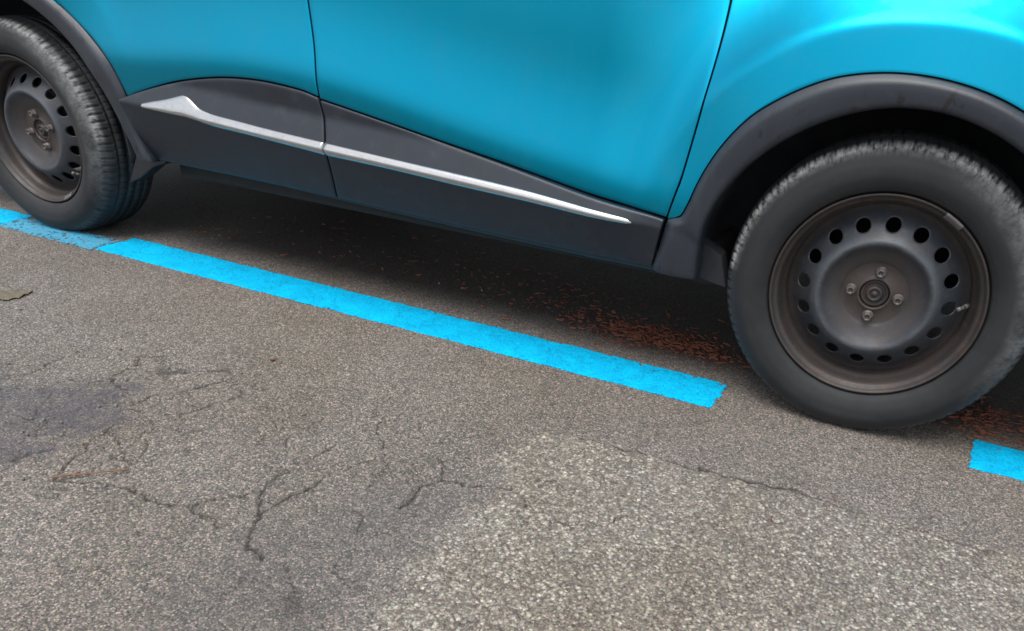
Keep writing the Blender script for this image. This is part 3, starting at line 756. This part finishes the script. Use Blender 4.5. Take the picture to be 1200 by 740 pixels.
# fine crazing between the main cracks
cz = np.abs(vnoise(X, Y, 13, 41, 4) - .5); area = sstep(-1.9, -1.5, X) * (1 - sstep(-.85, -.5, X)) * sstep(-1.15, -.9, Y) * (1 - sstep(-.6, -.35, Y))
craze = (1 - sstep(.0, .012, cz)) * area * sstep(.45, .62, vnoise(X, Y, 5, 44, 2)) * .55
def cell_edges(px, py, sc, seed):
    gx0 = px * sc; gy0 = py * sc; ix = np.floor(gx0); iy = np.floor(gy0); f1 = np.full(px.shape, 9.0); f2 = np.full(px.shape, 9.0)
    for a_ in (-1, 0, 1):
        for b_ in (-1, 0, 1):
            cx_ = ix + a_ + hash2(ix + a_, iy + b_, seed); cy_ = iy + b_ + hash2(ix + a_, iy + b_, seed + 1)
            d_ = np.hypot(gx0 - cx_, gy0 - cy_); f2 = np.minimum(f2, np.maximum(f1, d_)); f1 = np.minimum(f1, d_)
    return (f2 - f1) / sc
s2 = (X > -2.1) & (X < -.45) & (Y > -1.3) & (Y < -.2)
qx, qy = X[s2] + jx[s2] * 1.3, Y[s2] + jy[s2] * 1.3
ce = np.minimum(cell_edges(qx, qy, 9.5, 91), cell_edges(qx + .3, qy, 21, 95) * 1.4 + .0012)
web = (1 - sstep(.0008, .0036, ce)) * sstep(.38, .52, vnoise(qx, qy, 6.5, 97, 3)) * sstep(-1.95, -1.7, qx) * (1 - sstep(-.75, -.5, qx)) * sstep(-1.12, -.97, qy) * (1 - sstep(-.5, -.33, qy))
craze[s2] = np.maximum(craze[s2], web * .68)
crack = np.maximum(crack, craze)
flat = 1 - sstep(.06, .09, np.abs(Y - .003)) * 1.0       # the painted strip of road is smooth
rough = (vnoise(X, Y, 150, 51, 2) - .5)
Z = near * (rough * (.0012 + .0018 * coarse) * (1 - .7 * flat) + .004 * (vnoise(X, Y, 3, 60, 2) - .5) * (1 - flat) - .0045 * crack + .0020 * coarse - .0022 * dark * vnoise(X, Y, 40, 9, 2) - .001)
contact = (Y > -.03) & (Y < .3) & ((np.abs(X) < .12) | (np.abs(X + WB) < .12)); Z[contact] = np.minimum(Z[contact], -.0005)
Z = np.where((Y > 1.0) | (Y < -1.5), 0, Z)
nx, ny = X.shape
me = bpy.data.meshes.new('road')
Vn = np.stack([X, Y, Z], -1).reshape(-1, 3).astype(np.float32)
i, j = np.meshgrid(np.arange(nx - 1), np.arange(ny - 1), indexing='ij'); a = (i * ny + j).ravel()
Fq = np.stack([a, a + ny, a + ny + 1, a + 1], 1).astype(np.int32)
me.vertices.add(len(Vn)); me.vertices.foreach_set('co', Vn.ravel())
me.loops.add(Fq.size); me.loops.foreach_set('vertex_index', Fq.ravel())
me.polygons.add(len(Fq)); me.polygons.foreach_set('loop_start', np.arange(0, Fq.size, 4, dtype=np.int32)); me.polygons.foreach_set('loop_total', np.full(len(Fq), 4, np.int32))
me.update(calc_edges=True); me.polygons.foreach_set('use_smooth', np.ones(len(Fq), bool))
for nm_, arr in (('coarse', coarse), ('crack', crack), ('dark', np.clip(dark, 0, 1)), ('dark2', dark2)):
    at = me.attributes.new(nm_, 'FLOAT', 'POINT'); at.data.foreach_set('value', arr.ravel().astype(np.float32))
def asphalt():
    k = N('worn_asphalt'); c = k.coord()
    co, cr, dk, dk2 = k.attr('coarse'), k.attr('crack'), k.attr('dark'), k.attr('dark2')
    v1 = k.vor(300, vec=c); v2 = k.vor(165, vec=c); v3 = k.vor(620, vec=c)
    sep1 = k.n('SeparateColor'); k.l(v1.outputs['Color'], sep1.inputs[0])
    sep2 = k.n('SeparateColor'); k.l(v2.outputs['Color'], sep2.inputs[0])
    sep3 = k.n('SeparateColor'); k.l(v3.outputs['Color'], sep3.inputs[0])
    stone = [(0, (.045, .042, .040)), (.35, (.115, .108, .100)), (.65, (.200, .186, .172)), (.88, (.31, .288, .265)), (1, (.50, .475, .44))]
    s1 = k.ramp(sep1.outputs[0], stone)
    s3 = k.ramp(sep3.outputs[0], stone)
    finec = k.mix(.30, s1, s3)
    finec = k.mix(k.math('MULTIPLY', k.ramp(v1.outputs['Distance'], [(.35, 0), (.75, 1)]), .45), finec, (.050, .047, .044))
    stone2 = [(0, (.065, .059, .055)), (.3, (.155, .141, .127)), (.6, (.25, .228, .204)), (.85, (.40, .372, .332)), (1, (.72, .69, .63))]
    s2 = k.ramp(sep2.outputs[0], stone2); s2b = k.ramp(sep1.outputs[1], stone2)
    coarsec = k.mix(.45, s2, s2b)
    coarsec = k.mix(k.math('MULTIPLY', k.ramp(v2.outputs['Distance'], [(.32, 0), (.62, 1)]), .5), coarsec, (.08, .072, .064))
    col = k.mix(co, finec, coarsec)
    # large tone drift, warm dust
    big = k.ramp(k.noise(2.2, 6, .62), [(.34, .84), (.68, 1.12)])
    col = k.mix(1, col, big, 'MULTIPLY'); col = k.mix(1, col, (1.02, .975, .915), 'MULTIPLY')
    hue = k.n('Mix', data_type='RGBA', blend_type='SOFT_LIGHT'); hue.inputs[0].default_value = .12; k.l(col, hue.inputs[6]); k.l(v1.outputs['Color'], hue.inputs[7]); col = hue.outputs[2]
    tint = k.mix(k.ramp(k.noise(1.1, 3, .5), [(.35, 0), (.65, 1)]), (1.03, 1.0, .95), (.97, 1.0, 1.05))
    col = k.mix(1, col, tint, 'MULTIPLY')
    col = k.mix(k.math('MULTIPLY', k.ramp(k.noise(16, 5, .7), [(.5, 0), (.8, 1)]), .3), col, (.19, .168, .14))
    # brown leaf dirt under the car, plus its shade painted into the colour
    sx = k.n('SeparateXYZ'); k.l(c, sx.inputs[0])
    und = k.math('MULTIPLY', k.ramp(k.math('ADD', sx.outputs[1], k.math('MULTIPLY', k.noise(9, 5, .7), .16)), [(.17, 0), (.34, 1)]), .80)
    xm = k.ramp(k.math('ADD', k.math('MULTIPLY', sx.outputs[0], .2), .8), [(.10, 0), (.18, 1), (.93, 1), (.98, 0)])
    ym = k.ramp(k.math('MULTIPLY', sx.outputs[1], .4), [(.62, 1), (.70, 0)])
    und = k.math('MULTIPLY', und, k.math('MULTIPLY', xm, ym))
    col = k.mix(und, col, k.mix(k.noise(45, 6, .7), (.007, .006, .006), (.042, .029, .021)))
    col = k.mix(k.math('MULTIPLY', dk, .72), col, (.066, .062, .076))
    col = k.mix(k.math('MULTIPLY', dk2, .32), col, (.075, .074, .075))
    col = k.mix(k.math('MULTIPLY', cr, .85), col, (.022, .019, .017))
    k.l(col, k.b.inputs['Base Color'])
    k.l(k.ramp(sep1.outputs[2], [(0, .62), (1, .92)]), k.b.inputs['Roughness'])
    h1 = k.math('MULTIPLY', v1.outputs['Distance'], -1); b = k.bump(h1, .0022, .7)
    h2 = k.math('MULTIPLY', k.math('MULTIPLY', v2.outputs['Distance'], co), -1); b = k.bump(h2, .003, .6, b)
    b = k.bump(k.noise(480, 3, .7), .0008, .6, b)
    k.l(b, k.b.inputs['Normal']); k.b.inputs['Specular IOR Level'].default_value = .35
    return k.m
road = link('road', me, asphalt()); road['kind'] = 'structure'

# ------------------------------------------------------------------ painted bay line (three dashes)
def line_paint(fade):
    k = N('blue_road_paint' if fade < .5 else 'faded_blue_road_paint')
    n = k.noise(14, 7, .7)
    col = k.mix(k.ramp(n, [(.3, 0), (.7, 1)]), (.0, .41, .74), (.0, .56, .92))
    vv = k.vor(300); v = vv.outputs['Distance']
    sv = k.n('SeparateColor'); k.l(vv.outputs['Color'], sv.inputs[0]); col = k.mix(1, col, k.ramp(sv.outputs[0], [(0, .74), (.5, .95), (1, 1.06)]), 'MULTIPLY')
    col = k.mix(k.math('MULTIPLY', k.ramp(k.noise(130, 6, .8), [(.50, 0), (.74, 1)]), .25), col, (.004, .26, .48))
    ck = k.ramp(k.n('TexVoronoi', feature='DISTANCE_TO_EDGE').outputs[0], [(0, 0), (1, 1)]) if False else None
    nz = k.n('TexNoise', inp={'Scale': 9, 'Detail': 6, 'Roughness': .7}); k.l(k.coord(), nz.inputs['Vector'])
    cr = k.ramp(k.math('ABSOLUTE', k.math('SUBTRACT', nz.outputs['Fac'], .5)), [(0, 1), (.016, 0)])
    cr = k.math('MULTIPLY', cr, k.ramp(k.noise(4, 2), [(.36, 0), (.44, 1)]))
    col = k.mix(k.math('MULTIPLY', cr, .5), col, (.004, .14, .26))
    k.l(k.mix(k.math('MULTIPLY', k.ramp(k.noise(38, 6, .75), [(.3, .3), (.65, 1)]), fade * 1.3, True) if fade > 0 else 0.0, col, (.13, .20, .22)), k.b.inputs['Base Color'])
    k.set(Roughness=.8); k.b.inputs['Specular IOR Level'].default_value = .12
    b = k.bump(k.math('MULTIPLY', v, -1), .0016, .55); k.l(k.bump(k.noise(420, 3, .7), .0008, .5, b), k.b.inputs['Normal'])
    return k.m
def stripe(x0, x1, y0, y1, mat, worn, label, sk0=0, sk1=0):
    h = .0027
    gx_ = np.arange(x0 - .03, x1 + .03, h); gy_ = np.arange(y0 - .012, y1 + .012, h)
    XX, YY = np.meshgrid(gx_, gy_, indexing='ij')
    cxm, cym = XX + h / 2, YY + h / 2
    e = .0045 * (vnoise(cxm, cym, 22, 71, 3) - .5) * 2 + .0018 * (vnoise(cxm, cym, 170, 75, 2) - .5) * 2
    keep = (cym + e > y0) & (cym + e * 1.3 < y1) & (cxm + e * 3.2 > x0 + sk0 * (cym - y0)) & (cxm + e * 3.2 < x1 + sk1 * (cym - y0))
    chips = vnoise(cxm, cym, 95, 81, 3)
    edge = np.clip(1 - np.minimum(cym - y0, y1 - cym) / .02, 0, 1)
    thr = .86 - worn - .13 * edge - .12 * (cym > y1 - .03) * sstep(-.75, -.5, cxm) * (cxm < 0)
    keep &= chips < thr
    keep[-1] = False; keep[:, -1] = False
    n0, n1 = XX.shape; ids = np.argwhere(keep)
    idx = -np.ones(XX.shape, int); V = []; F = []
    hz = lambda i_, j_: .0009 + .0004 * float(hash2(np.array(i_), np.array(j_), 5))
    for i_, j_ in ids:
        q = []
        for a_, b_ in ((i_, j_), (i_ + 1, j_), (i_ + 1, j_ + 1), (i_, j_ + 1)):
            if idx[a_, b_] < 0: idx[a_, b_] = len(V); V.append((XX[a_, b_], YY[a_, b_], hz(a_, b_)))
            q.append(idx[a_, b_])
        F.append(q)
    me_ = bpy.data.meshes.new('painted_line'); me_.from_pydata(V, [], F); me_.polygons.foreach_set('use_smooth', [True] * len(F))
    o = link('painted_line', me_, mat); so = o.modifiers.new('s', 'SOLIDIFY'); so.thickness = .0022; so.offset = -1
    return tag(o, label, 'road marking', 'blue parking bay lines')
LP = line_paint(0)
stripe(-2.335, -.285, -.070, .074, LP, 0, 'long bright blue line between the two wheels', -.03, .02)
stripe(.292, 1.9, -.036, .104, LP, 0, 'short blue line end right of the front wheel', .05, 0)
stripe(-4.2, -2.80, -.082, .050, LP, .02, 'blue line starting beyond the rear wheel at left edge', 0, .1)
stripe(-2.79, -2.345, -.084, .030, line_paint(.6), .215, 'worn faded blue line under the rear tyre edge')

# ------------------------------------------------------------------ litter
M_NEED = simple('dry_needles', (.155, .050, .026), .85, 0, .7, 60)
M_TWIG = simple('brown_twig', (.21, .095, .050), .8, 0, .3, 90)
M_LEAF = simple('wet_grey_leaf', (.15, .125, .085), .35, 0, .35, 60)
M_LEAFB = simple('brown_leaf', (.16, .085, .045), .7, 0, .35, 60)
M_STONE = simple('grey_grit', (.19, .175, .155), .85, 0, .5, 200)
def needle(bm, x, y, z, L, w_, a, bend):
    pts = []
    for t in (-.5, -.17, .17, .5):
        pts.append((x + L * t * math.cos(a) - bend * L * (t * t) * math.sin(a), y + L * t * math.sin(a) + bend * L * (t * t) * math.cos(a), z + .002 * random.random()))
    nx_, ny_ = -math.sin(a) * w_, math.cos(a) * w_
    rows = [[bm.verts.new((p[0] + nx_, p[1] + ny_, p[2])), bm.verts.new((p[0], p[1], p[2] + w_ * 1.4)), bm.verts.new((p[0] - nx_, p[1] - ny_, p[2]))] for p in pts]
    for r0, r1 in zip(rows, rows[1:]):
        for k in range(3): bm.faces.new((r0[k], r0[(k + 1) % 3], r1[(k + 1) % 3], r1[k]))
    bm.faces.new(rows[0]); bm.faces.new(rows[-1][::-1])
bm = bmesh.new()
def cluster(cx, cy, sx_, sy_, n, L=(.005, .026)):
    for _ in range(n):
        x, y = random.gauss(cx, sx_), random.gauss(cy, sy_)
        if y < .11 and -2.3 < x < -.28: continue
        needle(bm, x, y, .0018, random.uniform(*L), random.choice((.0006, .0009, .0014, .0026)), random.uniform(0, math.pi), random.uniform(-.6, .6))
cluster(-.56, .26, .12, .045, 620); cluster(-.40, .24, .07, .04, 200); cluster(.34, .22, .10, .06, 380); cluster(-.85, .38, .30, .10, 200, (.006, .025))
cluster(-1.3, .50, .45, .12, 60, (.006, .02)); cluster(-2.0, .45, .3, .15, 60); cluster(-1.2, -.7, .6, .3, 14, (.008, .02))
o = bmobj('needle_litter', bm, M_NEED, None); tag(o, 'reddish brown dry needles and leaf crumbs gathered under the car', 'leaf litter', kind='stuff')
# grit
bm = bmesh.new()
for _ in range(420):
    x, y = random.uniform(-2.4, .7), random.uniform(-1.3, .35)
    if -.095 < y < .115: continue
    s_ = random.uniform(.0012, .0034) * (1.3 if y < -.4 else 1)
    mtx = Matrix.Translation((x, y, s_ * .4)) @ Matrix.Rotation(random.uniform(0, 6), 4, Vector((random.random(), random.random(), 1)).normalized()) @ Matrix.Diagonal((s_ * random.uniform(.7, 1.3), s_ * random.uniform(.7, 1.3), s_ * .8, 1))
    bmesh.ops.create_icosphere(bm, subdivisions=1, radius=1, matrix=mtx)
o = bmobj('grit', bm, M_STONE, None); tag(o, 'loose grey grit scattered over the asphalt', 'grit', kind='stuff')
# twig
bm = bmesh.new()
P = [(-1.283, -.972), (-1.262, -.951), (-1.240, -.934), (-1.214, -.910), (-1.191, -.891)]
for (a_, b_), (c_, d_) in zip(P, P[1:]): tube_bm(bm, (a_, b_, .0062 + .001 * random.random()), (c_, d_, .0062), .0014 * random.uniform(.8, 1.2), 8)
tube_bm(bm, (-1.262, -.951, .006), (-1.256, -.938, .008), .0012, 6)
tag(bmobj('twig', bm, M_TWIG, None, True), 'thin reddish brown twig lying on the cracked asphalt', 'twig')
def leaf(name, x, y, L, wd, a, mat, label, curl=.3, lift=.004):
    bm = bmesh.new(); n, m_ = 14, 7; g = []
    for i_ in range(n):
        t = i_ / (n - 1); hw = wd * math.sin(math.pi * min(1, t * 1.02 + .001)) ** .8 * (1 + .14 * math.sin(t * 23)) * (1 - .35 * t)
        row = []
        for j_ in range(m_):
            s_ = -1 + 2 * j_ / (m_ - 1); px, py = L * (t - .5), hw * s_
            z = lift + curl * wd * (s_ * s_) * .5 + .25 * curl * L * (t - .5) ** 2 * 2 + .0015 * math.sin(i_ * 2.1 + j_)
            row.append(bm.verts.new((x + px * math.cos(a) - py * math.sin(a), y + px * math.sin(a) + py * math.cos(a), z)))
        g.append(row)
    for i_ in range(n - 1):
        for j_ in range(m_ - 1): bm.faces.new((g[i_][j_], g[i_ + 1][j_], g[i_ + 1][j_ + 1], g[i_][j_ + 1]))
    o = bmobj(name, bm, mat, None, True); so = o.modifiers.new('s', 'SOLIDIFY'); so.thickness = .0007
    return tag(o, label, 'leaf')
leaf('fallen_leaf', -2.165, -.452, .10, .045, math.radians(65), M_LEAF, 'flat olive grey wet leaf on the open asphalt at the left edge', .08, .002)
leaf('fallen_leaf', -1.45, .40, .035, .010, .6, M_LEAFB, 'small brown leaf in the shade under the front door', .5)
leaf('fallen_leaf', -1.307, -.40, .018, .005, 1.6, M_LEAFB, 'tiny dark leaf scrap on open asphalt in front of the line', .5)
leaf('fallen_leaf', -.42, .205, .030, .009, 2.4, M_LEAFB, 'small pale brown leaf beside the front tyre', .5)
